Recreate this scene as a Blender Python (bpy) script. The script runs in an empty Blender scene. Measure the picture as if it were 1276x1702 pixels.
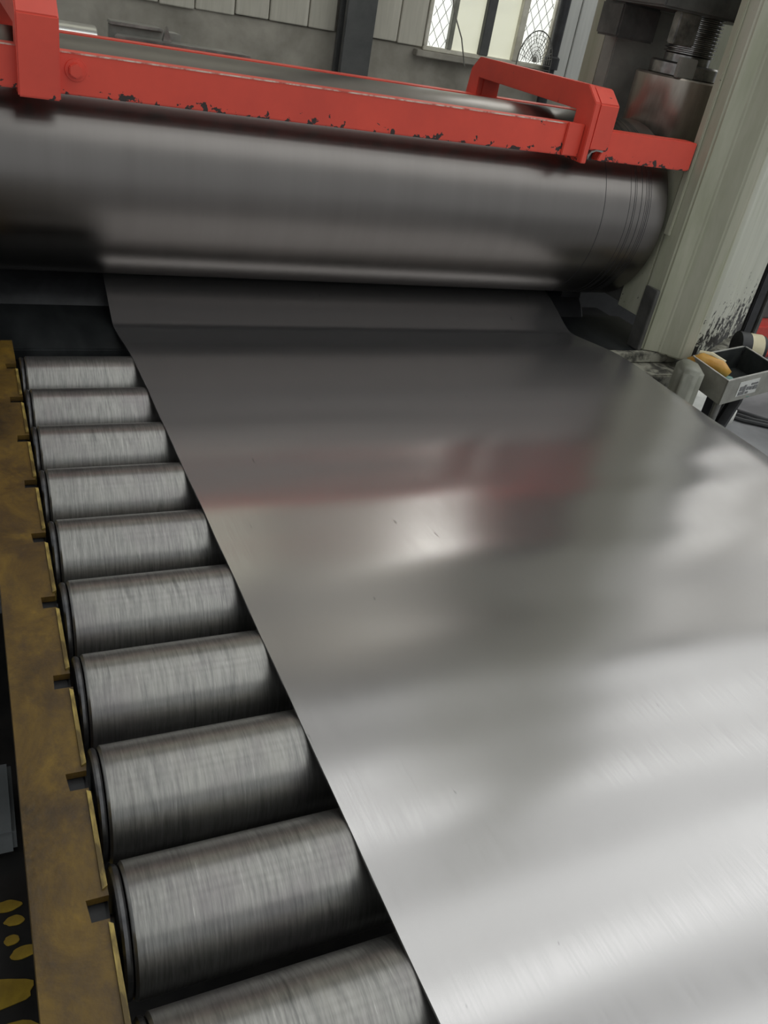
import bpy, bmesh, math, random
from math import sin, cos, pi, radians, sqrt, atan2
from mathutils import Vector, Matrix, noise

# ---------------------------------------------------------------- camera, world, light, exposure
# Lengths below are written in units of 0.85 m (the camera's height over the steel sheet);
# the camera stands at x=y=0, 1.6 m over the floor, x runs along the rollers, y along the table.
S, CAMZ = 0.85, 1.6
sc = bpy.context.scene
C = sc.collection
cam_data = bpy.data.cameras.new('camera')
cam = bpy.data.objects.new('camera', cam_data); C.objects.link(cam); sc.camera = cam
cam_data.sensor_fit = 'VERTICAL'; cam_data.sensor_height = 36.0
cam_data.lens = 36.0 * 1410.275 / 1702.0
cam_data.clip_start = 0.02; cam_data.clip_end = 200
RR = ((0.90394, -0.393045, 0.168545), (-0.077035, -0.537315, -0.839856), (0.420663, 0.746196, -0.515979))
M3 = Matrix((RR[0], [-v for v in RR[1]], [-v for v in RR[2]])).transposed()
cam.matrix_world = Matrix.Translation((0, 0, CAMZ)) @ M3.to_4x4()

SKYLIGHT = 1.95          # radiance of the daylit roof panels
PANE = 1.0              # radiance of the daylit window panes
wd = bpy.data.worlds.new('world'); sc.world = wd; wd.use_nodes = True
wd.node_tree.nodes['Background'].inputs[0].default_value = (0.80, 0.84, 0.86, 1)
wd.node_tree.nodes['Background'].inputs[1].default_value = 0.62
sc.view_settings.view_transform = 'Standard'; sc.view_settings.look = 'None'
sc.view_settings.exposure = 0.0; sc.view_settings.gamma = 1.0; sc.view_settings.use_curve_mapping = False

# ---------------------------------------------------------------- helpers
def W(p): return Vector((p[0]*S, p[1]*S, CAMZ + p[2]*S))

class MB:
    """collects geometry in table units; build() makes one mesh object"""
    def __init__(s): s.v = []; s.f = []
    def add(s, verts, faces):
        o = len(s.v); s.v += [tuple(v) for v in verts]; s.f += [tuple(i+o for i in f) for f in faces]; return s
    def box(s, x0, x1, y0, y1, z0, z1):
        return s.add([(x0,y0,z0),(x1,y0,z0),(x1,y1,z0),(x0,y1,z0),(x0,y0,z1),(x1,y0,z1),(x1,y1,z1),(x0,y1,z1)],
                     [(3,2,1,0),(4,5,6,7),(0,1,5,4),(1,2,6,5),(2,3,7,6),(3,0,4,7)])
    def prism(s, poly, a, b, axis='z'):
        n = len(poly)
        def P(p, t):
            return {'z': (p[0],p[1],t), 'x': (t,p[0],p[1]), 'y': (p[0],t,p[1])}[axis]
        return s.add([P(p,a) for p in poly]+[P(p,b) for p in poly],
                     [tuple(range(n))[::-1], tuple(range(n,2*n))]+[(i,(i+1)%n,n+(i+1)%n,n+i) for i in range(n)])
    def lathe(s, prof, c, axis='x', n=48, cap=True):
        # prof: (t, r) along the axis; c: the two fixed coordinates
        vs = []; fs = []
        for t, r in prof:
            for k in range(n):
                a = 2*pi*k/n; u, w = r*cos(a), r*sin(a)
                vs.append((t, c[0]+u, c[1]+w) if axis == 'x' else ((c[0]+u, c[1]+w, t) if axis == 'z' else (c[0]+u, t, c[1]+w)))
        for i in range(len(prof)-1):
            for k in range(n):
                fs.append((i*n+k, i*n+(k+1)%n, (i+1)*n+(k+1)%n, (i+1)*n+k))
        if cap:
            fs.append(tuple(range(n))[::-1]); fs.append(tuple((len(prof)-1)*n+k for k in range(n)))
        return s.add(vs, fs)
    def tube(s, pts, r, n=8):
        pts = [Vector(p) for p in pts]; vs = []; fs = []
        for i, p in enumerate(pts):
            d = (pts[min(i+1,len(pts)-1)]-pts[max(i-1,0)]).normalized()
            u = d.orthogonal().normalized() if i == 0 else (u - d*u.dot(d)).normalized()
            w = d.cross(u); rr = r[i] if isinstance(r, (list,tuple)) else r
            for k in range(n):
                a = 2*pi*k/n; vs.append(p+u*rr*cos(a)+w*rr*sin(a))
        for i in range(len(pts)-1):
            for k in range(n): fs.append((i*n+k, i*n+(k+1)%n, (i+1)*n+(k+1)%n, (i+1)*n+k))
        fs.append(tuple(range(n))[::-1]); fs.append(tuple((len(pts)-1)*n+k for k in range(n)))
        return s.add(vs, fs)
    def build(s, name, mat, parent=None, bevel=0, smooth=False, origin=None):
        bm = bmesh.new()
        ws = [W(v) for v in s.v]
        if origin is None:
            mn = [min(v[i] for v in ws) for i in range(3)]; mx = [max(v[i] for v in ws) for i in range(3)]
            o = Vector(((mn[0]+mx[0])/2, (mn[1]+mx[1])/2, mn[2]))
        else: o = W(origin)
        vv = [bm.verts.new(v-o) for v in ws]
        for f in s.f:
            try: bm.faces.new([vv[i] for i in f])
            except ValueError: pass
        bmesh.ops.recalc_face_normals(bm, faces=bm.faces)
        if bevel:
            es = [e for e in bm.edges if e.is_manifold and e.calc_face_angle(0) > radians(25)]
            bmesh.ops.bevel(bm, geom=es, offset=bevel, segments=2, affect='EDGES', clamp_overlap=True)
        me = bpy.data.meshes.new(name); bm.to_mesh(me); bm.free()
        if smooth:
            for p in me.polygons: p.use_smooth = True
            if smooth != 'all':
                me.set_sharp_from_angle(angle=radians(35))
        me.materials.append(mat)
        ob = bpy.data.objects.new(name, me); C.objects.link(ob)
        if parent is not None:
            ob.parent = parent; ob.location = o - wloc(parent)
        else: ob.location = o
        return ob

def wloc(o):
    l = Vector(o.location)
    while o.parent: o = o.parent; l = l + Vector(o.location)
    return l
def tag(o, label, cat, group=None, kind=None):
    o['label'] = label; o['category'] = cat
    if group: o['group'] = group
    if kind: o['kind'] = kind
    return o
def empty(name, p, label, cat, group=None):
    o = bpy.data.objects.new(name, None); C.objects.link(o); o.location = W(p); o.empty_display_size = 0.05
    return tag(o, label, cat, group)
def struct(o): o['kind'] = 'structure'; return o
def copy_tree(o, parent=None):
    c = o.copy(); C.objects.link(c)
    if parent is not None: c.parent = parent
    for ch in list(o.children): copy_tree(ch, c)
    return c

# ---------------------------------------------------------------- materials
class NT:
    def __init__(s, name):
        s.m = bpy.data.materials.new(name); s.m.use_nodes = True
        s.t = s.m.node_tree; s.b = s.t.nodes['Principled BSDF']; s.out = s.t.nodes['Material Output']
        s.tc = s.t.nodes.new('ShaderNodeTexCoord')
    def n(s, typ, **kw):
        nd = s.t.nodes.new(typ)
        for k, v in kw.items():
            if k in nd.inputs.keys(): nd.inputs[k].default_value = v
            else: setattr(nd, k, v)
        return nd
    def l(s, a, b): s.t.links.new(a, b)
    def noise(s, scale, stretch=(1,1,1), detail=4, rough=0.6, dist=0.0, coord='Object', loc=(0,0,0)):
        mp = s.n('ShaderNodeMapping'); mp.inputs['Scale'].default_value = stretch; mp.inputs['Location'].default_value = loc
        s.l(s.tc.outputs[coord], mp.inputs['Vector'])
        nz = s.n('ShaderNodeTexNoise'); nz.inputs['Scale'].default_value = scale; nz.inputs['Detail'].default_value = detail
        nz.inputs['Roughness'].default_value = rough; nz.inputs['Distortion'].default_value = dist
        s.l(mp.outputs[0], nz.inputs['Vector']); return nz.outputs['Fac']
    def ramp(s, fac, stops):
        r = s.n('ShaderNodeValToRGB'); e = r.color_ramp.elements
        while len(e) < len(stops): e.new(0.5)
        for i, (p, c) in enumerate(stops):
            e[i].position = p
            e[i].color = (c, c, c, 1) if isinstance(c, (int, float)) else (*c, 1)
        s.l(fac, r.inputs[0]); return r.outputs[0]
    def mix(s, fac, a, b, mode='MIX'):
        m = s.n('ShaderNodeMix', data_type='RGBA', blend_type=mode)
        for i, v in ((0, fac), (6, a), (7, b)):
            if hasattr(v, 'links') or isinstance(v, bpy.types.NodeSocket): s.l(v, m.inputs[i])
            elif isinstance(v, (int, float)): m.inputs[i].default_value = v if i == 0 else (v, v, v, 1)
            else: m.inputs[i].default_value = (*v, 1)
        return m.outputs[2]
    def math(s, op, a, b=0.5):
        m = s.n('ShaderNodeMath', operation=op)
        for i, v in ((0, a), (1, b)):
            if isinstance(v, bpy.types.NodeSocket): s.l(v, m.inputs[i])
            else: m.inputs[i].default_value = v
        return m.outputs[0]
    def z(s, lo, hi, coord='Object', comp='Z'):
        sp = s.n('ShaderNodeSeparateXYZ'); s.l(s.tc.outputs[coord], sp.inputs[0])
        mr = s.n('ShaderNodeMapRange'); mr.inputs['From Min'].default_value = lo; mr.inputs['From Max'].default_value = hi
        s.l(sp.outputs[comp], mr.inputs['Value']); return mr.outputs[0]
    def bump(s, h, strength=0.2, dist=0.002):
        b = s.n('ShaderNodeBump'); b.inputs['Strength'].default_value = strength; b.inputs['Distance'].default_value = dist
        s.l(h, b.inputs['Height']); s.l(b.outputs[0], s.b.inputs['Normal'])
    def set(s, color=None, rough=None, metal=None, spec=None):
        for nm, v in (('Base Color', color), ('Roughness', rough), ('Metallic', metal), ('Specular IOR Level', spec)):
            if v is None: continue
            if isinstance(v, bpy.types.NodeSocket): s.l(v, s.b.inputs[nm])
            else: s.b.inputs[nm].default_value = (*v, 1) if nm == 'Base Color' else v
        return s.m

def m_sheet():
    t = NT('rolled_sheet_steel')
    fine = t.noise(30, (9, 0.35, 1), 5, 0.7)
    spots = t.noise(2.2, (1, 0.6, 1), 4, 0.6)
    marks = t.noise(26, (2.2, 0.5, 1), 3, 0.6, 0.3)
    col = t.mix(t.math('MULTIPLY', fine, 0.6), (0.505, 0.488, 0.485), (0.425, 0.412, 0.41))
    dk = t.ramp(marks, [(0.25, 0.60), (0.28, 1.0)])
    col = t.mix(1.0, col, dk, 'MULTIPLY')
    rg = t.math('ADD', t.math('MULTIPLY', fine, 0.10), t.math('MULTIPLY', spots, 0.12))
    rg = t.math('ADD', rg, 0.12)
    t.b.inputs['Anisotropic'].default_value = 0.55
    tg = t.n('ShaderNodeCombineXYZ'); tg.inputs[0].default_value = 1; tg.inputs[1].default_value = 0
    t.l(tg.outputs[0], t.b.inputs['Tangent'])
    t.bump(fine, 0.015, 0.0003)
    return t.set(col, rg, 0.88)
def m_roller():
    t = NT('scuffed_roller_steel')
    oi = t.n('ShaderNodeObjectInfo'); vm = t.n('ShaderNodeVectorMath', operation='ADD')
    sc_ = t.n('ShaderNodeVectorMath', operation='SCALE'); sc_.inputs['Scale'].default_value = 37.0
    cb = t.n('ShaderNodeCombineXYZ')
    for k in range(3): t.l(oi.outputs['Random'], cb.inputs[k])
    t.l(cb.outputs[0], sc_.inputs[0]); t.l(t.tc.outputs['Object'], vm.inputs[0]); t.l(sc_.outputs[0], vm.inputs[1])
    def nz(scale, st, d=4, r=0.6, ds=0.0):
        mp = t.n('ShaderNodeMapping'); mp.inputs['Scale'].default_value = st; t.l(vm.outputs[0], mp.inputs['Vector'])
        q = t.n('ShaderNodeTexNoise'); q.inputs['Scale'].default_value = scale; q.inputs['Detail'].default_value = d
        q.inputs['Roughness'].default_value = r; q.inputs['Distortion'].default_value = ds
        t.l(mp.outputs[0], q.inputs['Vector']); return q.outputs['Fac']
    ring = nz(1, (330, 22, 22), 4, 0.65); mid = nz(1, (70, 9, 9), 3, 0.6, 0.5); big = nz(1, (22, 5, 5), 3, 0.6, 0.8); blot = nz(9, (1, 1, 1), 4, 0.6, 0.4)
    col = t.mix(t.ramp(ring, [(0.30, 0.0), (0.72, 1.0)]), (0.17, 0.167, 0.160), (0.33, 0.322, 0.30))
    col = t.mix(t.ramp(mid, [(0.28, 0.55), (0.40, 0.0)]), col, (0.09, 0.088, 0.086))
    col = t.mix(t.ramp(big, [(0.50, 0.0), (0.72, 0.5)]), col, (0.31, 0.30, 0.275))
    col = t.mix(t.ramp(blot, [(0.48, 0.0), (0.75, 0.55)]), col, (0.17, 0.148, 0.158))
    scr = t.ramp(ring, [(0.70, 0.0), (0.76, 0.6)])
    col = t.mix(scr, col, (0.55, 0.54, 0.50))
    t.bump(ring, 0.10, 0.001)
    return t.set(col, t.math('ADD', t.math('MULTIPLY', mid, 0.14), 0.24), 0.80)
def m_roll():
    t = NT('ground_roll_steel')
    ring = t.noise(1, (24, 1.2, 1.2), 4, 0.6)
    rg = t.math('ADD', t.math('MULTIPLY', ring, 0.05), 0.28)
    col = t.mix(ring, (0.185, 0.170, 0.160), (0.225, 0.209, 0.197))
    return t.set(col, rg, 1.0)
def m_red():
    t = NT('chipped_red_paint')
    n1 = t.noise(34, (1, 1, 1), 4, 0.6, 0.4); n2 = t.noise(5, (1, 1, 1), 4, 0.6)
    col = t.mix(t.ramp(n2, [(0.35, 0.0), (0.7, 1.0)]), (0.80, 0.085, 0.050), (0.66, 0.070, 0.044))
    # chips gather along the lower edges
    low = t.ramp(t.z(0.0, 0.05), [(0.0, 0.17), (0.5, 0.05), (1.0, 0.0)])
    chip = t.ramp(t.math('ADD', n1, low), [(0.705, 0.0), (0.72, 1.0)])
    col = t.mix(chip, col, (0.035, 0.025, 0.022))
    t.bump(t.math('SUBTRACT', t.math('MULTIPLY', n2, 0.4), chip), 0.25, 0.001)
    return t.set(col, 0.42, 0.0, 0.5)
def m_yellow():
    t = NT('grimy_yellow_paint')
    n1 = t.noise(10, (1, 0.7, 1), 7, 0.7, 0.6); n2 = t.noise(26, (1, 0.6, 1), 6, 0.7); n3 = t.noise(70, (1,1,1), 3, 0.6)
    col = t.ramp(n1, [(0.30, (0.035, 0.022, 0.010)), (0.47, (0.105, 0.060, 0.012)), (0.60, (0.17, 0.10, 0.015)), (0.80, (0.34, 0.20, 0.022))])
    col = t.mix(t.ramp(n2, [(0.48, 0.0), (0.72, 0.75)]), col, (0.05, 0.030, 0.016))
    t.bump(n3, 0.35, 0.002)
    return t.set(col, t.ramp(n1, [(0.3, 0.32), (0.7, 0.55)]), 0.0, 0.5)
def m_simple(name, c1, c2, scale=8, rough=0.6, metal=0.0, stretch=(1,1,1), bump=0.15, spec=0.5, lo=0.35, hi=0.68):
    t = NT(name); n1 = t.noise(scale, stretch, 5, 0.62, 0.2)
    t.bump(n1, bump, 0.002)
    return t.set(t.mix(t.ramp(n1, [(lo, 0.0), (hi, 1.0)]), c1, c2), rough, metal, spec)
def m_column(name, oilk, c0, c1, c2):
    t = NT(name)
    n1 = t.noise(5, (1.3, 1.3, 0.25), 5, 0.65, 0.3); n2 = t.noise(34, (1, 1, 1), 5, 0.65, 0.6); n3 = t.noise(11, (2, 2, 0.25), 4)
    col = t.ramp(n1, [(0.30, c0), (0.52, c1), (0.75, c2)])
    col = t.mix(t.ramp(n3, [(0.55, 0.0), (0.8, 0.6)]), col, (0.34, 0.36, 0.23))
    # oil splashes gather near the foot
    low = t.ramp(t.z(0.0, 0.45), [(0.0, 0.30*oilk), (0.25, 0.20*oilk), (0.5, 0.05*oilk), (1.0, 0.0)])
    oil = t.ramp(t.math('ADD', n2, low), [(0.70, 0.0), (0.74, 1.0)])
    col = t.mix(oil, col, (0.022, 0.020, 0.017))
    t.bump(n3, 0.12, 0.002)
    return t.set(col, 0.45, 0.0, 0.5)
def m_emit(name, col, strength, nscale=3, lo=0.85, stretch=(1,1,1)):
    t = NT(name); n1 = t.noise(nscale, stretch, 3, 0.5)
    c = t.mix(1.0, col, t.ramp(n1, [(0.3, lo), (0.7, 1.0)]), 'MULTIPLY')
    t.l(c, t.b.inputs['Emission Color']); t.b.inputs['Emission Strength'].default_value = strength
    return t.set((0.55, 0.55, 0.52), 0.5, 0.0)

SHEET = m_sheet(); ROLLER = m_roller(); ROLL = m_roll(); RED = m_red(); YELLOW = m_yellow(); COLUMN = m_column('stained_green_machine_paint', 0.25, (0.31, 0.315, 0.22), (0.43, 0.425, 0.325), (0.53, 0.50, 0.41)); SIDEPL = m_column('splashed_lit_machine_paint', 1.0, (0.46, 0.46, 0.38), (0.54, 0.54, 0.45), (0.60, 0.59, 0.51))  # side plate's lighter tone paints its stronger light; the oil splashes are real
BLACK = m_simple('black_oily_steel', (0.010, 0.010, 0.011), (0.030, 0.030, 0.032), 14, 0.42, 0.0, bump=0.3)
DARKSTEEL = m_simple('dark_grimy_steel', (0.065, 0.064, 0.058), (0.14, 0.135, 0.125), 9, 0.45, 0.1)
APRON = m_simple('dark_bed_plate', (0.018, 0.020, 0.021), (0.050, 0.054, 0.055), 12, 0.40, 0.3, (1, 0.3, 1))
SHAFT = m_simple('oily_shaft_steel', (0.06, 0.06, 0.065), (0.20, 0.195, 0.19), 20, 0.35, 0.9)
BROWNSTEEL = m_simple('brown_oiled_steel', (0.34, 0.30, 0.25), (0.52, 0.46, 0.40), 10, 0.28, 0.75, (2, 2, 0.4))
SCREW = m_simple('oily_screw_steel', (0.16, 0.155, 0.145), (0.42, 0.40, 0.38), 25, 0.24, 0.8)
GREYPLATE = m_simple('worn_grey_housing', (0.22, 0.215, 0.19), (0.34, 0.33, 0.29), 7, 0.5, 0.0)
SLAB = m_simple('worn_pale_slab_paint', (0.06, 0.058, 0.05), (0.33, 0.32, 0.26), 22, 0.5, 0.0, (1, 1, 1), lo=0.40, hi=0.55)
CONCRETE = m_simple('damp_concrete_plinth', (0.23, 0.213, 0.175), (0.42, 0.39, 0.33), 2.6, 0.85, 0.0, bump=0.3)
BOARD = m_simple('grey_wall_cladding', (0.43, 0.405, 0.335), (0.58, 0.55, 0.465), 3.5, 0.75, 0.0, (4, 1, 0.3))
CREAMW = m_simple('cream_upper_cladding', (0.62, 0.57, 0.48), (0.80, 0.75, 0.66), 2.0, 0.7, 0.0, (3, 1, 0.4))
BOARD2 = m_simple('pale_grey_wall_cladding', (0.46, 0.46, 0.43), (0.62, 0.62, 0.58), 3.0, 0.7, 0.0, (4, 1, 0.3))
POSTGREY = m_simple('dark_grey_steel_paint', (0.055, 0.056, 0.054), (0.095, 0.095, 0.09), 5, 0.55, 0.0)
FRAMEW = m_simple('cream_window_frame', (0.50, 0.47, 0.38), (0.66, 0.63, 0.54), 12, 0.5, 0.0)
FLOORM = m_simple('oil_stained_concrete_floor', (0.13, 0.13, 0.135), (0.33, 0.33, 0.335), 1.3, 0.55, 0.0, bump=0.2)
DARKFLOOR = m_simple('near_black_floor', (0.006, 0.006, 0.006), (0.022, 0.020, 0.018), 9, 0.4, 0.0, bump=0.4)
SPLASH = m_simple('yellow_paint_splash', (0.30, 0.19, 0.02), (0.50, 0.33, 0.03), 18, 0.5, 0.0)
EDGEY = m_simple('worn_yellow_edge', (0.10, 0.065, 0.015), (0.52, 0.38, 0.10), 30, 0.45, 0.0, (1, 0.35, 1), lo=0.42, hi=0.62)
WORNPINK = m_simple('worn_pale_red_edge', (0.55, 0.10, 0.07), (0.72, 0.60, 0.50), 25, 0.45, 0.0, (1, 1, 1), lo=0.40, hi=0.55)
RIM = m_simple('bright_cut_edge', (0.45, 0.44, 0.40), (0.70, 0.69, 0.65), 12, 0.35, 0.3)
POLISH = m_simple('polished_bright_steel', (0.62, 0.62, 0.60), (0.75, 0.75, 0.73), 4, 0.22, 0.9, bump=0.0)
ROOF = m_simple('corrugated_roof_steel', (0.22, 0.22, 0.21), (0.34, 0.34, 0.33), 3, 0.6, 0.2)
TRAY = m_simple('folded_tray_steel', (0.26, 0.255, 0.22), (0.48, 0.47, 0.42), 6, 0.40, 0.4)
TRAYIN = m_simple('dark_tray_inside', (0.035, 0.040, 0.040), (0.10, 0.105, 0.10), 8, 0.3, 0.4)  # darker colour for the tray's floor, back wall and right wall
LABELW = m_simple('paper_label', (0.55, 0.55, 0.52), (0.68, 0.68, 0.65), 10, 0.7)
INK = m_simple('grey_print', (0.14, 0.14, 0.14), (0.24, 0.24, 0.24), 40, 0.7)
ORANGE = m_simple('orange_wrapper', (0.55, 0.26, 0.04), (0.70, 0.42, 0.10), 14, 0.35)
CREAM = m_simple('cream_paper', (0.62, 0.55, 0.36), (0.75, 0.68, 0.48), 14, 0.5)
TEAL = m_simple('teal_rag', (0.10, 0.22, 0.20), (0.22, 0.38, 0.34), 14, 0.6)
BAG = m_simple('white_plastic_sack', (0.55, 0.55, 0.50), (0.72, 0.72, 0.68), 9, 0.45)
REDMACH = m_simple('glossy_red_enamel', (0.50, 0.06, 0.05), (0.60, 0.09, 0.07), 6, 0.25)
RUBBER = m_simple('black_rubber', (0.014, 0.014, 0.015), (0.030, 0.030, 0.032), 20, 0.5)
BLOCKG = m_simple('greenish_grey_cast_iron', (0.17, 0.172, 0.135), (0.28, 0.28, 0.23), 6, 0.5)
SCRAP = m_simple('scrap_steel', (0.20, 0.20, 0.185), (0.42, 0.41, 0.38), 11, 0.35, 0.7)
WIRE = m_simple('grey_wire', (0.16, 0.15, 0.13), (0.26, 0.25, 0.22), 20, 0.5, 0.4)
PANEW = m_emit('daylit_clear_pane', (0.97, 1.0, 0.94), 0.95*PANE)
PANES = m_emit('daylit_sky_pane', (1.0, 1.0, 0.95), 6.0*PANE)
PANEB = m_emit('daylit_bright_pane', (1.0, 1.0, 0.97), 1.3*PANE)
PANEY = m_emit('daylit_dusty_pane', (0.80, 0.80, 0.58), 0.62*PANE, 5, 0.8)
SKY = m_emit('daylit_roof_panel', (0.97, 1.0, 1.0), SKYLIGHT, 2, 0.9)

# ---------------------------------------------------------------- the hall
FZ = -1.882                 # floor level
YW = 6.5                    # back wall
RZ = 4.9                    # roof
floor = struct(MB().box(-5, 16, -8, YW+0.3, FZ-0.1, FZ).build('floor', FLOORM))
oil = struct(MB().prism([(-1.6,-1.0),(0.9,-1.0),(1.0,1.0),(0.8,2.3),(-1.6,2.4)], FZ, FZ+0.003).build('dark_patch', DARKFLOOR, floor))  # near-black patch on the floor at the left and under the table
random.seed(4)
for (x, y, rx, ry) in ((-0.035,1.285,0.03,0.014),(-0.02,1.245,0.02,0.012),(-0.028,1.20,0.016,0.012),(-0.005,1.165,0.03,0.014),
                       (-0.07,1.085,0.085,0.032),(-0.06,0.985,0.10,0.034),(-0.01,0.90,0.02,0.014),(-0.15,1.20,0.05,0.03)):
    pts = [(x+rx*cos(a)*(1+0.35*noise.noise((x*9+cos(a)*1.3, y*9, sin(a)*1.3))), y+ry*sin(a)*(1+0.35*noise.noise((x*7, y*9+sin(a)*1.3, cos(a))))) for a in [2*pi*k/22 for k in range(22)]]
    MB().prism(pts, FZ+0.003, FZ+0.006).build('paint_splash', SPLASH, floor)

wall = struct(MB().box(-5, 16, YW+0.03, YW+0.28, FZ, RZ).build('wall_back', CONCRETE))
MB().box(-5, 16, YW-0.02, YW+0.03, FZ, -0.305).build('plinth', CONCRETE, wall, bevel=0.006)
random.seed(11)
def boards(x0, x1, w, mat, z0=-0.306, z1=RZ):
    x = x0
    while x < x1-0.03:
        ww = min(w*random.uniform(0.85, 1.15), x1-x)
        d = random.uniform(0, 0.012)
        MB().box(x+0.004, x+ww-0.004, YW-0.035-d, YW+0.03, z0+random.uniform(-0.012, 0.006), z1).build('cladding_board', mat, wall, bevel=0.004)
        x += ww
boards(-4.9, 2.48, 0.26, BOARD, z1=1.89); boards(2.72, 3.185, 0.24, BOARD, z1=1.89)
boards(4.34, 6.9, 0.16, BOARD2, z0=-0.36, z1=1.9); boards(5.1, 6.9, 0.6, CREAMW, z0=1.9); boards(4.34, 5.1, 0.4, CREAMW, z0=2.75); boards(6.9, 8.0, 0.3, BOARD2, z0=-0.36, z1=0.9)
boards(8.0, 15.9, 0.9, BOARD2, z1=0.9)
boards(3.185, 4.34, 0.30, CREAMW, z0=1.05, z1=1.9)
boards(3.185, 3.95, 0.30, CREAMW, z0=1.9, z1=2.75); boards(3.185, 4.34, 0.30, CREAMW, z0=2.75)
boards(-4.9, 0.5, 0.8, CREAMW, z0=1.9); boards(0.5, 2.48, 0.7, CREAMW, z0=1.9, z1=2.3); boards(0.5, 2.48, 0.7, CREAMW, z0=3.2); boards(2.72, 3.185, 0.47, CREAMW, z0=1.9)

def window(name, x0, x1, z0, z1, cols, grille=True):
    fr = MB(); y0, y1 = YW-0.05, YW+0.03; t = 0.03
    fr.box(x0, x1, y0, y1, z0, z0+t); fr.box(x0, x1, y0, y1, z1-t, z1)
    fr.box(x0, x0+t, y0, y1, z0+t, z1-t); fr.box(x1-t, x1, y0, y1, z0+t, z1-t)
    w = struct(fr.build(name, FRAMEW, bevel=0.003))
    for i, (a, b, mt, g) in enumerate(cols):
        MB().box(a, b, YW-0.012, YW+0.004, z0+t, z1-t).build('pane', mt, w)
        if i: MB().box(cols[i-1][1]-0.003, a+0.003, YW-0.055, YW+0.02, z0+t, z1-t).build('mullion', g, w, bevel=0.003)
        if i in (0, len(cols)-1) and grille:
            wr = MB(); hgt = z1-z0-2*t; wd_ = b-a
            for sgn in (1, -1):
                c = -hgt
                while c < wd_+hgt:
                    # diagonal wire clipped to the pane
                    p = []
                    for k in range(41):
                        zz = z0+t+hgt*k/40; xx = a+c+sgn*(zz-z0-t)*0.62 if sgn > 0 else a+c+hgt*0.62-(zz-z0-t)*0.62
                        if a <= xx <= b: p.append((xx, YW-0.022, zz))
                    if len(p) > 1: wr.tube([p[0], p[-1]], 0.0022, 4)
                    c += 0.075
            o = wr.build('security_wire', WIRE, w); o['kind'] = 'stuff'
    return w
window('window_1', 3.185, 4.29, -0.32, 1.05, [(3.225,3.385,PANEW,FRAMEW),(3.415,3.665,PANEY,BLOCKG),(3.735,3.965,PANEY,POSTGREY),(4.015,4.26,PANEW,FRAMEW)])
window('window_2', 3.95, 5.1, 1.9, 2.75, [(3.99,4.30,PANES,FRAMEW),(4.34,4.66,PANES,FRAMEW),(4.70,5.06,PANES,FRAMEW)], False)
window('window_6', 0.5, 2.48, 2.3, 3.2, [(0.54,1.16,PANEY,FRAMEW),(1.20,1.80,PANEY,FRAMEW),(1.84,2.44,PANEY,FRAMEW)], False)
for i in range(3):
    xa = 6.9+i*2.7
    window('window_%d' % (i+3), xa, xa+2.2, 0.9, 4.3, [(xa+0.04,xa+0.70,PANEB,FRAMEW),(xa+0.75,xa+1.45,PANEB,FRAMEW),(xa+1.50,xa+2.16,PANEB,FRAMEW)], False)
MB().box(3.12, 4.34, YW-0.09, YW-0.02, -0.365, -0.322).build('trim_1', CONCRETE, bevel=0.004)['kind'] = 'structure'

roof = struct(MB().box(-5, 16, -8, YW+0.3, RZ+0.02, RZ+0.12).build('ceiling', ROOF))
yy = -6.6
while yy < 6.0:
    for k in range(7):
        xa = 0.2+k*2.2
        MB().box(xa+0.02, xa+2.18, yy, yy+1.15, RZ-0.02, RZ+0.015).build('skylight_panel', SKY, roof)
    yy += 1.8

# steel column of the hall, downpipe
o = MB()
o.box(2.49, 2.71, YW-0.20, YW-0.16, FZ, RZ); o.box(2.49, 2.71, YW-0.08, YW-0.04, FZ, RZ); o.box(2.585, 2.615, YW-0.16, YW-0.08, FZ, RZ)
tag(o.build('steel_column', POSTGREY, bevel=0.004), 'dark grey steel hall column against the back wall', 'column')
dp = empty('downpipe', (4.285, YW-0.1, FZ), 'dark vertical drain pipe beside the window on the back wall', 'pipe')
MB().lathe([(FZ, 0.042), (4.8, 0.042)], (4.285, YW-0.11), 'z', 16).build('pipe', RUBBER, dp, smooth=True)
MB().lathe([(-0.30, 0.062), (-0.22, 0.062), (-0.21, 0.05)], (4.285, YW-0.11), 'z', 16).build('socket', RUBBER, dp, smooth=True)
MB().box(4.22, 4.35, YW-0.11, YW-0.04, 0.9, 0.94).build('clip', DARKSTEEL, dp)
# arched wire guard leaning in front of the window, and a slack wire
g = empty('wire_guard', (4.07, YW-0.2, -0.45), 'arched wire mesh guard leaning by the drain pipe', 'wire mesh')
rim = [(4.07+0.155*cos(a), YW-0.2, -0.27+0.215*sin(a)) for a in [pi*k/20 for k in range(21)]]
MB().tube([(4.225,YW-0.2,-0.45)]+rim+[(3.915,YW-0.2,-0.45)], 0.0045, 6).build('rim', DARKSTEEL, g, smooth=True)
ws = MB()
for k in range(1, 8):
    f_ = k/8
    ws.tube([(4.07+0.155*f_*cos(a), YW-0.2, -0.27+0.215*f_*sin(a)) for a in [pi*j/16 for j in range(17)]], 0.0022, 4)
for k in range(1, 16):
    a = pi*k/16; ws.tube([(4.07, YW-0.2, -0.27), (4.07+0.155*cos(a), YW-0.2, -0.27+0.215*sin(a))], 0.0022, 4)
for k in range(6): ws.tube([(3.915, YW-0.2, -0.28-k*0.03), (4.225, YW-0.2, -0.28-k*0.03)], 0.0022, 4)
ws.build('mesh_wires', WIRE, g)['kind'] = 'stuff'
tag(MB().tube([(3.29,YW-0.12,0.10),(3.36,YW-0.12,-0.06),(3.45,YW-0.12,-0.20),(3.52,YW-0.12,-0.38)], 0.005, 6).build('slack_wire', WIRE, smooth=True), 'thin slack wire hanging diagonally across the window', 'wire')

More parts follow.
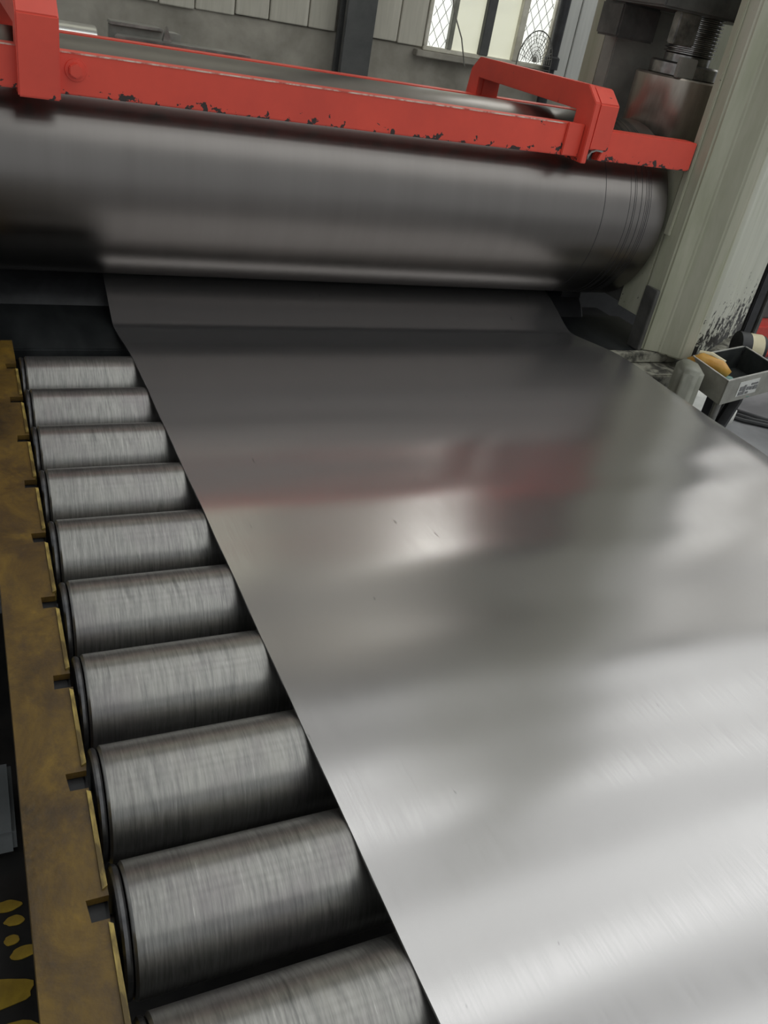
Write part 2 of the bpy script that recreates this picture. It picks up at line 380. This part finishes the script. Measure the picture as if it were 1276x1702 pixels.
# ---------------------------------------------------------------- roller table
RR_ = 0.086; X0, X1 = 0.106, 2.14
YC = [2.324-0.2071*i for i in range(11)]
place = ['against the dark bed plate, farthest from the camera', 'second from the dark bed plate', 'third from the dark bed plate', 'fourth from the dark bed plate',
         'fifth from the dark bed plate', 'sixth from the dark bed plate', 'seventh from the dark bed plate', 'eighth from the dark bed plate', 'ninth from the dark bed plate',
         'tenth from the dark bed plate, cut by the lower picture edge']
zc = -1-RR_-0.003
proto = empty('table_roller', ((X0+X1)/2, YC[0], zc-RR_), '', 'roller', 'conveyor rollers under the steel sheet')
e = 0.004
MB().lathe([(X0+0.0125, RR_-e), (X0+0.0125+e, RR_), (X1-0.0125-e, RR_), (X1-0.0125, RR_-e)], (YC[0], zc), 'x', 64).build('barrel', ROLLER, proto, smooth=True)
for a, b in ((X0, X0+0.0105), (X1-0.0105, X1)):
    MB().lathe([(a, RR_-0.006), (a+0.003, RR_-0.002), (b-0.003, RR_-0.002), (b, RR_-0.005), (b+0.003 if a == X0 else a-0.003, RR_-0.010)][:4], (YC[0], zc), 'x', 64).build('end_flange', SHAFT, proto, smooth=True)
MB().lathe([(X0-0.055, 0.020), (X0-0.052, 0.024), (X0+0.002, 0.024)], (YC[0], zc), 'x', 20).build('shaft', SHAFT, proto, smooth=True)
MB().lathe([(X1-0.002, 0.024), (X1+0.035, 0.024)], (YC[0], zc), 'x', 20).build('shaft', SHAFT, proto, smooth=True)
rollers = []
for i, y in enumerate(YC):
    r = proto if i == 0 else copy_tree(proto)
    r.location.y = y*S
    r['label'] = ('scuffed grey steel roller, ' + place[i]) if i < 10 else 'steel roller under the near end of the sheet, below the picture edge'
    if i:
        for ch in r.children:
            if ch.name.startswith('barrel'): ch.rotation_euler.x = 0; 
    rollers.append(r)

def rail(name, xl, xr, side, label):
    top, bot = -1.022, -1.20
    y0, y1 = -0.35, 2.50
    R_ = []
    nd, nw = 0.026, 0.020
    edge = [(y0, 0)]
    for y in sorted(YC): 
        if y-nw > y0: edge += [(y-nw, 0), (y-nw, nd), (y+nw*0.6, nd), (y+nw*0.6, 0)]
    edge += [(y1, 0)]
    rnd = random.Random(3)
    if side > 0:
        poly = [(xl, y0)] + [(xr-d+(rnd.uniform(-0.004, 0.002)), y) for y, d in edge] + [(xl, y1)]
    else:
        poly = [(xr, y0)] + [(xl+d, y) for y, d in edge] + [(xr, y1)]; poly = poly[::-1]
    t = empty(name, ((xl+xr)/2, 1.0, bot), label, 'rail')
    MB().prism(poly, top-0.012, top).build('top_flange', YELLOW, t)
    wx = (xl, xl+0.03) if side > 0 else (xr-0.03, xr)
    MB().box(wx[0], wx[1], y0, y1, bot, top-0.012).build('web', YELLOW, t)
    for y in YC:
        if y-0.05 > y0:
            xs = xr if side > 0 else xl
            MB().box(xs-0.040 if side > 0 else xs, xs if side > 0 else xs+0.04, y-0.050, y+0.050, bot+0.02, top-0.014).build('bearing_block', RUBBER, t, bevel=0.004)  # blocks coloured black to paint the shade inside the notches
    if side > 0:
        ysn = sorted(YC)
        for a, b in zip(ysn, ysn[1:]):
            if a > 0.1: MB().prism([(xr-0.006, a+0.020), (xr+0.001, a+0.024), (xr+0.0005, b-0.03), (xr-0.005, b-0.026)], top-0.02, top+0.0035).build('worn_edge', EDGEY, t)
    for y in (-0.2, 0.62, 1.95):
        MB().box((xl+xr)/2-0.025, (xl+xr)/2+0.025, y, y+0.07, FZ+0.004, bot).build('leg', DARKSTEEL, t, bevel=0.004)
    return t
lr = rail('side_rail', 0.008, 0.099, 1, 'grimy yellow steel side rail with notches along the roller ends')
rail('side_rail', 2.145, 2.19, -1, 'yellow steel side rail hidden under the right edge of the sheet')
# yellow rail end knob beside the first roller, table legs
tag(MB().lathe([(-0.02, 0.012), (-0.012, 0.024), (0.03, 0.030), (0.052, 0.024), (0.06, 0.010)], (2.415, -1.00), 'x', 20).build('rail_end_knob', SPLASH, smooth=True), 'bright yellow knob at the far end of the side rail', 'knob')
tag(MB().prism([(-0.32,1.42),(0.0,1.42),(0.0,1.64),(-0.32,1.64)], FZ+0.004, -1.80).build('concrete_block', m_simple('grey_concrete_block', (0.13,0.14,0.14), (0.20,0.21,0.21), 5, 0.8), bevel=0.008), 'grey concrete block on the floor left of the yellow rail', 'block')

# ---------------------------------------------------------------- the steel sheet
def sheet():
    keys = [(-0.6,-1.0),(0,-1.0),(1.6,-1.0),(2.15,-0.998),(2.30,-1.0),(2.44,-1.012),(2.58,-1.031),(2.665,-1.038),(2.71,-1.026),(2.80,-0.986),(2.88,-0.955),(2.95,-0.946),(3.15,-0.946)]
    def zp(y):
        for k in range(len(keys)-1):
            (a, za), (b, zb) = keys[k], keys[k+1]
            if a <= y <= b:
                h = b-a; t = (y-a)/h
                def sl(q):
                    if q <= 0 or q >= len(keys)-1: return 0.0
                    return (keys[q+1][1]-keys[q-1][1])/(keys[q+1][0]-keys[q-1][0])
                m0, m1 = sl(k)*h, sl(k+1)*h
                return (2*t**3-3*t*t+1)*za+(t**3-2*t*t+t)*m0+(-2*t**3+3*t*t)*zb+(t**3-t*t)*m1
        return keys[-1][1]
    ys = [-0.6+0.02*i for i in range(131)]; ys = [y for y in ys if y < 2.0] + [2.0+0.0125*i for i in range(93)]
    nx = 64; top = []; 
    for y in ys:
        xl = 0.4335-0.0125*y if y < 2.5 else 0.402; xr = 2.19
        for i in range(nx+1):
            s_ = i/nx; s_ = 1-(1-s_)**1.25
            x = xl+(xr-xl)*s_
            z = zp(y)
            f_ = max(0, min(1, (2.35-y)/0.3))
            z += f_*(0.0009*sin(y*21+x*1.5+1.3*noise.noise((x*0.8, y*1.5, 7.0)))+0.0016*noise.noise((x*0.9, y*5.0, 3.0))+0.0007*noise.noise((x*1.3, y*11.0, 9.0)))
            ed = max(0, (x-2.10)/0.09); z += f_*(-0.010*ed*ed)
            z += 0.0006
            top.append((x, y, z))
    m = MB(); n = nx+1; th = 0.0042
    vs = top+[(x, y, z-th) for x, y, z in top]; N = len(top); fs = []
    for j in range(len(ys)-1):
        for i in range(nx):
            a = j*n+i; fs.append((a, a+1, a+n+1, a+n)); fs.append((N+a+n, N+a+n+1, N+a+1, N+a))
    for j in range(len(ys)-1):
        a = j*n; fs.append((a, a+n, N+a+n, N+a)); a = j*n+nx; fs.append((a+n, a, N+a, N+a+n))
    for i in range(nx):
        fs.append((i+1, i, N+i, N+i+1)); a = (len(ys)-1)*n+i; fs.append((a, a+1, N+a+1, N+a))
    m.add(vs, fs)
    return m.build('steel_sheet', SHEET, smooth=True)
tag(sheet(), 'wide bright grey steel sheet running from under the big roll across the rollers', 'steel sheet')

# ---------------------------------------------------------------- bed plate, rolls
tag(MB().box(-0.9, 2.62, 2.50, 2.90, -1.085, -1.048).build('bed_plate', APRON, bevel=0.004), 'dark oily flat bed plate between the first roller and the big roll', 'plate')
base = empty('machine_base', (1.2, 3.0, FZ), 'pale worn machine base slab under the stained column', 'machine base')
MB().box(-0.9, 2.45, 2.56, 3.6, FZ, -1.45).build('bed', BLACK, base)
MB().box(-0.9, 3.2, 3.41, 3.47, -1.45, -0.55).build('rear_filler', BLACK, base)  # added black sheet, closes a bright gap seen past the roll
MB().box(2.30, 2.40, 2.93, 3.28, -1.45, -0.93).build('gap_filler', BLACK, base)  # added black block, darkens the gap between roll and column
MB().box(2.235, 2.60, 2.47, 2.499, -1.085, -1.043).build('front_bar', SLAB, base, bevel=0.003)
MB().prism([(2.25,2.35),(2.60,2.35),(3.3,2.70),(3.3,2.9),(2.25,2.9)], -1.14, -1.088).build('foot_slab', SLAB, base, bevel=0.004)
MB().prism([(2.451,2.70),(2.70,2.70),(2.80,2.85),(2.80,3.27),(2.451,3.27)], FZ, -1.142).build('pedestal', BLACK, base)

YC_, ZC_, RB = 2.905, -0.594, 0.336
ur = empty('upper_roll', (1.0, YC_, ZC_-RB), 'large dark polished steel roll under the red frame', 'roll')
rp = [(-0.75, RB-0.006), (-0.744, RB), (2.392, RB), (2.40, RB-0.008)]
MB().lathe(rp, (YC_, ZC_), 'x', 160).build('barrel', ROLL, ur, smooth=True)
MB().lathe([(2.40, 0.19), (2.43, 0.19)], (YC_, ZC_), 'x', 48).build('journal', SHAFT, ur, smooth=True)
random.seed(8)
for x in (2.215, 2.235, 2.243, 2.268, 2.288, 2.296, 2.303, 2.312, 2.10):
    w = random.uniform(0.0012, 0.0022)
    MB().lathe([(x, RB+0.0001), (x+0.0003, RB+0.0008), (x+w, RB+0.0008), (x+w+0.0003, RB+0.0001)], (YC_, ZC_), 'x', 96, cap=False).build('wear_ring', BLACK, ur, smooth=True)
lw = empty('lower_roll', (1.0, YC_, -1.30), 'black lower roll in the shadow beneath the sheet', 'roll')
MB().lathe([(-0.75, 0.17), (-0.74, 0.175), (2.39, 0.175), (2.40, 0.17)], (YC_+0.12, -0.9522-0.175), 'x', 96).build('barrel', BLACK, lw, smooth=True)

# ---------------------------------------------------------------- red frame over the roll
fr = empty('red_roll_guard', (1.0, 2.9, -0.38), 'chipped red steel frame of beams and brackets over the big roll', 'frame')
def beam(x0, x1, y0, y1, z0, z1, name):
    return MB().box(x0, x1, y0, y1, z0, z1).build(name, RED, fr, bevel=0.0025)
beam(-0.75, 1.90, 2.555, 2.615, -0.366, -0.266, 'front_beam')
beam(1.975, 2.405, 2.545, 2.612, -0.368, -0.272, 'beam_extension')
beam(-0.75, 2.405, 3.30, 3.37, -0.40, -0.2885, 'rear_beam')
MB().box(-0.75, 1.83, 2.5535, 2.557, -0.2690, -0.2655).build('worn_edge', WORNPINK, fr)
def bracket(x0, x1, notch):
    zb = -0.379
    prof = [(2.52, zb), (2.525, -0.190), (2.585, -0.146), (3.335, -0.155), (3.385, -0.20), (3.40, -0.30), (3.312, -0.30), (3.312, -0.226), (2.622, -0.226), (2.622, zb)]
    if not notch:
        MB().prism(prof, x0, x1, 'x').build('bracket', RED, fr, bevel=0.003)
    else:
        # side plate of full height, front block with the burnt-out notch at its foot
        xm = x0+0.022
        MB().prism(prof, x0, xm, 'x').build('bracket', RED, fr, bevel=0.002)
        p2 = [(2.524, -0.335), (2.525, -0.192), (2.585, -0.149), (3.335, -0.158), (3.385, -0.20), (3.40, -0.30), (3.312, -0.30), (3.312, -0.226), (2.622, -0.226), (2.622, -0.335)]
        MB().prism(p2, xm, x1, 'x').build('bracket_block', RED, fr, bevel=0.0035)
        MB().prism([(xm+0.048, -0.365), (x1, -0.368), (x1, -0.334), (xm+0.058, -0.334)], 2.526, 2.56, 'y').build('bracket_toe', RED, fr, bevel=0.002)
        MB().prism([(xm-0.002, -0.352), (xm+0.010, -0.338), (xm+0.030, -0.331), (xm+0.056, -0.332), (xm+0.058, -0.338), (xm+0.03, -0.336), (xm+0.012, -0.343), (xm+0.002, -0.365)], 2.519, 2.53, 'y').build('weld_bead', SCRAP, fr)
bracket(0.148, 0.249, False)
bracket(1.902, 2.005, True)
MB().box(1.93, 1.972, 2.56, 2.60, -0.372, -0.30).build('socket', BLACK, fr)  # black block painting the shade of the open hole behind the notch
MB().box(1.835, 1.901, 2.546, 2.556, -0.364, -0.262).build('doubler_plate', RED, fr, bevel=0.002)
hx = [(0.289+0.019*cos(a), -0.306+0.019*sin(a)) for a in [pi/6+k*pi/3 for k in range(6)]]
MB().prism(hx, 2.537, 2.556, 'y').build('bolt', RED, fr, bevel=0.002)
MB().lathe([(2.5505, 0.026), (2.556, 0.027)], (0.289, -0.306), 'y', 24).build('washer', RED, fr)

# ---------------------------------------------------------------- machine column at the right
col = empty('machine_column', (2.7, 2.6, -1.048), 'stained pale grey green machine column with bevelled front at the right', 'column')
ZT = 2.6
MB().prism([(2.42,2.572),(2.432,2.50),(2.495,2.47),(2.545,2.405),(2.585,2.39),(2.70,2.46),(2.70,2.70),(2.56,2.70)], -1.046, ZT).build('post', COLUMN, col, bevel=0.006)
MB().prism([(2.588,2.405),(2.62,2.398),(3.22,2.745),(3.20,2.78)], -1.046, ZT).build('side_plate', SIDEPL, col, bevel=0.002)
MB().box(2.423, 2.44, 2.585, 2.71, -0.93, -0.36).build('inner_plate', COLUMN, col, bevel=0.002)
MB().box(2.412, 2.424, 2.545, 2.575, -0.60, ZT).build('edge_strip', COLUMN, col, bevel=0.002)
MB().box(2.408, 2.428, 2.50, 2.57, -1.046, -0.80).build('slot_shade', DARKSTEEL, col, bevel=0.002)  # dark strip painting the shade of a slot at the post's foot
MB().box(2.43, 3.2, 3.28, 3.40, -1.046, ZT).build('rear_post', COLUMN, col, bevel=0.006)

# ---------------------------------------------------------------- screw jack over the roll's bearing
jk = empty('screw_jack', (2.57, 2.92, -0.60), 'oily threaded screw jack with brown cylinder beside the column', 'screw jack')
ax = (2.575, 2.93)
MB().box(2.43, 2.80, 2.71, 3.26, -0.92, -0.345).build('bearing_chock', DARKSTEEL, jk, bevel=0.006)
MB().lathe([(-0.345, 0.150), (-0.315, 0.152), (-0.312, 0.162), (-0.296, 0.165)], ax, 'z', 56).build('seat_ring', DARKSTEEL, jk, smooth=True)
MB().lathe([(-0.294, 0.172), (-0.288, 0.175), (-0.094, 0.175), (-0.088, 0.170)], ax, 'z', 64).build('cylinder', BROWNSTEEL, jk, smooth=True)
MB().lathe([(-0.088, 0.128), (-0.084, 0.133), (-0.046, 0.133), (-0.040, 0.125), (-0.040, 0.09)], ax, 'z', 40).build('nut_ring', SCREW, jk, smooth=True)
pr = [(-0.040, 0.088)]; z = -0.012
pr += [(-0.014, 0.088)]
while z < 0.30:
    pr += [(z, 0.083), (z+0.0035, 0.096), (z+0.0065, 0.096), (z+0.010, 0.083)]; z += 0.0125
MB().lathe(pr, ax, 'z', 40).build('threaded_rod', SCREW, jk, smooth=True)
MB().box(2.29, 2.86, 2.80, 3.16, 0.118, 0.42).build('crosshead', DARKSTEEL, jk, bevel=0.006)
MB().box(2.315, 2.50, 3.06, 3.20, 0.00, 0.118).build('crosshead_lug', DARKSTEEL, jk, bevel=0.006)
MB().box(2.39, 2.49, 2.82, 2.86, 0.015, 0.118).build('oiled_bracket', SCREW, jk, bevel=0.004)
MB().box(2.395, 2.80, 3.16, 3.24, -0.345, 0.118).build('guide_plate', GREYPLATE, jk, bevel=0.004)
MB().box(2.44, 2.52, 2.80, 2.825, -0.088, -0.02).build('stop_plate', GREYPLATE, jk, bevel=0.003)
MB().box(2.72, 2.80, 2.86, 2.94, -0.095, -0.045).build('lock_lug', SCREW, jk, bevel=0.003)
MB().prism([(2.30,2.70),(2.42,2.66),(2.43,2.74),(2.34,2.76)], -0.345, -0.335).build('loose_shim', SCRAP, jk)

# ---------------------------------------------------------------- behind the roll
tag(MB().lathe([(-0.9, 0.13), (0.52, 0.13), (0.525, 0.125)], (3.95, -0.435), 'x', 64).build('rear_roll', POLISH, smooth=True), 'bright polished roll end showing behind the red rear beam at left', 'roll')
rk = empty('scrap_rack', (1.0, 4.0, FZ), 'dark low steel rack behind the rolls carrying scrap', 'rack')
MB().box(0.55, 1.6, 3.85, 4.45, -0.44, -0.40).build('top', DARKSTEEL, rk, bevel=0.004)
for x in (0.6, 1.5):
    for y in (3.9, 4.35): MB().box(x, x+0.05, y, y+0.05, FZ, -0.44).build('leg', DARKSTEEL, rk)
def flat(x, y, z, w, d, h, rz, mat, name, label, cat):
    pts = [(x+(a*cos(rz)-b*sin(rz)), y+(a*sin(rz)+b*cos(rz))) for a, b in ((0,0),(w,0),(w*0.97,d),(w*0.04,d*0.9))]
    return tag(MB().prism(pts, z, z+h).build(name, mat, bevel=0.002), label, cat)
flat(0.58, 3.95, -0.399, 0.62, 0.16, 0.055, 0.02, DARKSTEEL, 'scrap_bar', 'dark scrap bar at the bottom of the scrap pile', 'scrap')
flat(0.60, 3.98, -0.342, 0.56, 0.12, 0.012, -0.03, SCRAP, 'scrap_plate', 'long light grey scrap strip on top of the scrap pile', 'scrap')
flat(0.60, 4.12, -0.399, 0.30, 0.10, 0.095, 0.05, GREYPLATE, 'scrap_block', 'grey scrap block at the back of the scrap pile', 'scrap')
flat(0.60, 4.10, -0.303, 0.22, 0.12, 0.012, 0.04, SCRAP, 'scrap_plate', 'short scrap plate lying on the grey scrap block', 'scrap')
flat(1.20, 3.95, -0.399, 0.22, 0.10, 0.018, -0.05, SCRAP, 'scrap_plate', 'thin scrap strip at the right end of the scrap pile', 'scrap')
tag(MB().prism([(0.80,-0.329),(0.835,-0.329),(0.825,-0.30),(0.815,-0.275),(0.806,-0.30)], 4.02, 4.05, 'y').build('scrap_offcut', SCRAP), 'small pointed offcut standing on the scrap pile', 'scrap')

# ---------------------------------------------------------------- right of the table: tray on a stand and things by it
ty = empty('steel_tray', (2.8, 2.35, FZ), 'open grey folded steel tray on a leg beside the column', 'tray')
F = Vector((2.512, 2.103)); ex = Vector((0.289, 0.08)).normalized(); ey = Vector((0.03, 0.233)).normalized()
TW, TD, TZ, TH = 0.40, 0.235, -1.0, 0.098
def tp(a, b): p = F+ex*a+ey*b; return (p.x, p.y)
def wallp(a0, b0, a1, b1, name, mat=TRAY):
    return MB().prism([tp(a0,b0), tp(a1,b0), tp(a1,b1), tp(a0,b1)], TZ-TH, TZ).build(name, mat, ty, bevel=0.001)
wallp(0, 0, TW, 0.006, 'front_wall'); wallp(0, TD-0.006, TW, TD, 'back_wall', TRAYIN)
wallp(0, 0.006, 0.006, TD-0.006, 'side_wall'); wallp(TW-0.006, 0.006, TW, TD-0.006, 'side_wall', TRAYIN)
MB().prism([tp(0.006,0.006), tp(TW-0.006,0.006), tp(TW-0.006,TD-0.006), tp(0.006,TD-0.006)], TZ-TH, TZ-TH+0.006).build('tray_floor', TRAYIN, ty)
for a0, b0, a1, b1 in ((0,-0.001,TW,0.007),(0,TD-0.007,TW,TD+0.001),(-0.001,0.007,0.007,TD-0.007),(TW-0.007,0.007,TW+0.001,TD-0.007)):
    MB().prism([tp(a0,b0), tp(a1,b0), tp(a1,b1), tp(a0,b1)], TZ, TZ+0.003).build('rim', RIM, ty)
# paper label with blocks of faded print on the front wall
def onfront(a0, a1, z0, z1, off, name, mat, par):
    n_ = Vector((ex.y, -ex.x)); P = lambda a, d: tuple(F+ex*a+n_*d)
    return MB().prism([P(a0,off), P(a1,off), P(a1,off+0.0015), P(a0,off+0.0015)], z0, z1).build(name, mat, par)
lb = onfront(0.10, 0.25, TZ-0.078, TZ-0.018, 0.0002, 'label', LABELW, ty)
for a0, a1, z0, z1 in ((0.125,0.150,-0.060,-0.042),(0.125,0.150,-0.078,-0.064),(0.155,0.170,-0.078,-0.038),(0.178,0.20,-0.062,-0.048),(0.205,0.228,-0.064,-0.050),(0.232,0.258,-0.066,-0.048),(0.205,0.255,-0.044,-0.036),(0.178,0.198,-0.078,-0.068)):
    onfront(a0-0.012, a1-0.012, TZ+z0+0.004, TZ+z1+0.004, 0.0018, 'print_mark', INK, lb)
c0 = tp(0.065, 0.05)
MB().lathe([(FZ, 0.015), (TZ-TH, 0.015)], c0, 'z', 16).build('leg', SCRAP, ty, smooth=True)
c1 = tp(0.385, 0.2)
MB().lathe([(FZ, 0.015), (TZ-TH, 0.015)], c1, 'z', 16).build('leg', SCRAP, ty, smooth=True)
# contents of the tray
q = tp(0.045, 0.17)
bx = MB().tube([(q[0]-0.035, q[1]+0.06, TZ-0.035), (q[0], q[1]+0.03, TZ-0.008), (q[0]+0.045, q[1]-0.02, TZ-0.012), (q[0]+0.07, q[1]-0.05, TZ-0.035)], [0.026,0.032,0.030,0.020], 10)
ow = bx.build('orange_wrapper', ORANGE, smooth='all'); tag(ow, 'crumpled orange and cream wrapper at the left of the tray', 'wrapper')
MB().tube([(q[0]-0.01, q[1]+0.05, TZ+0.018), (q[0]+0.02, q[1]+0.015, TZ+0.0225), (q[0]+0.055, q[1]-0.03, TZ+0.010)], [0.008,0.010,0.007], 8).build('cream_band', CREAM, ow, smooth=True)
q = tp(0.10, 0.075)
rg = []; random.seed(2)
rv = MB(); NN = 10
for j in range(NN+1):
    for i in range(NN+1):
        rv.v.append((q[0]-0.06+0.16*i/NN, q[1]-0.05+0.12*j/NN, TZ-TH+0.0075+0.085*(0.6+0.5*noise.noise((i*0.5, j*0.5, 1.0)))*sin(pi*i/NN)**0.5*sin(pi*j/NN)**0.5))
for j in range(NN):
    for i in range(NN): rv.f.append((j*(NN+1)+i, j*(NN+1)+i+1, (j+1)*(NN+1)+i+1, (j+1)*(NN+1)+i))
rb = len(rv.v); rv.v += [(a, b, TZ-TH+0.0065) for a, b, _ in rv.v[:rb]]
rv.f += [tuple(rb+i for i in f_[::-1]) for f_ in rv.f[:NN*NN]]
tag(rv.build('teal_rag', TEAL, smooth='all'), 'crumpled teal rag lying in the steel tray', 'rag')
# greenish cast block left of the tray
tag(MB().prism([(2.36,2.20),(2.375,2.165),(2.42,2.145),(2.455,2.17),(2.495,2.24),(2.485,2.29),(2.46,2.31),(2.41,2.285)], FZ, -0.99).build('cast_block', BLOCKG, bevel=0.012, smooth='all'), 'greenish grey cast iron block between sheet and tray', 'block')

# label tape roll, black post, red machine behind
tr = empty('tape_roll', (3.13, 2.50, -1.02), 'black tape roll with cream printed band behind the tray', 'tape roll')
tdir = Vector((0.92, -0.38))
def disc(t0, t1, r, name, mat, c=(2.93, 2.49, -1.015)):
    m = MB(); n = 32; vs = []
    up = Vector((0,0,1)); sd = Vector((-tdir.y, tdir.x, 0)); d3 = Vector((tdir.x, tdir.y, 0))
    for t in (t0, t1):
        for k in range(n):
            a = 2*pi*k/n; vs.append(Vector(c)+d3*t+(up*sin(a)+sd*cos(a))*r)
    m.add(vs, [tuple(range(n))[::-1], tuple(range(n,2*n))]+[(k,(k+1)%n,n+(k+1)%n,n+k) for k in range(n)])
    return m.build(name, mat, tr, smooth=True)
disc(0.0, 0.045, 0.060, 'core', RUBBER); disc(0.045, 0.10, 0.059, 'label_band', CREAM); disc(0.10, 0.115, 0.055, 'rear_core', RUBBER)
bp = empty('black_post', (3.35, 2.86, FZ), 'black steel post standing right of the column', 'post')
MB().box(3.305, 3.36, 2.80, 2.86, FZ, 2.4).build('post', RUBBER, bp, bevel=0.004)
MB().box(3.375, 3.40, 2.80, 2.86, FZ, 2.4).build('side_channel', DARKSTEEL, bp, bevel=0.003)
rm = empty('red_machine', (5.5, 4.6, FZ), 'glossy red machine with dark cabinet behind the black post', 'machine')
MB().box(5.0, 6.8, 4.35, 5.0, FZ, -1.60).build('red_body', REDMACH, rm, bevel=0.03)
MB().box(5.05, 6.8, 4.45, 5.0, -1.60, 0.8).build('cabinet', POSTGREY, rm, bevel=0.01)
MB().box(5.06, 6.78, 4.44, 4.455, -1.50, -1.46).build('cabinet_trim', DARKSTEEL, rm, bevel=0.003)
MB().lathe([(4.24,0.04),(4.25,0.06),(4.36,0.065)], (5.13, -1.70), 'y', 20).build('knob', REDMACH, rm, smooth=True)

# under and beyond the tray
tag(MB().prism([(3.66,3.42),(3.72,3.30),(3.95,3.22),(4.12,3.28),(4.16,3.5),(4.0,3.62),(3.75,3.6)], FZ, FZ+0.20).build('white_sack', BAG, bevel=0.05, smooth='all'), 'white plastic sack on the floor behind the tray leg', 'sack')
tag(MB().tube([(2.83,2.30,-1.10),(2.84,2.31,-1.18),(2.82,2.32,-1.30),(2.74,2.26,-1.42),(2.62,2.14,-1.56),(2.52,2.05,-1.84)], [0.028]*6, 10).build('black_hose', RUBBER, smooth=True), 'thick black bent hose hanging under the tray', 'hose')
for i, (dx, lab) in enumerate(((0.0, 'dark cable on the floor nearest the tray hose'), (0.09, 'dark cable on the floor in the middle of three'), (0.18, 'dark cable on the floor farthest from the tray hose'))):
    tag(MB().tube([(4.05+dx,3.75,FZ+0.016),(4.12+dx,3.55,FZ+0.016),(4.28+dx,3.36,FZ+0.016),(4.50+dx,3.22,FZ+0.016),(4.9+dx,3.05,FZ+0.016)], 0.014, 8).build('floor_cable', RUBBER, smooth=True), lab, 'cable', 'cables on the floor')
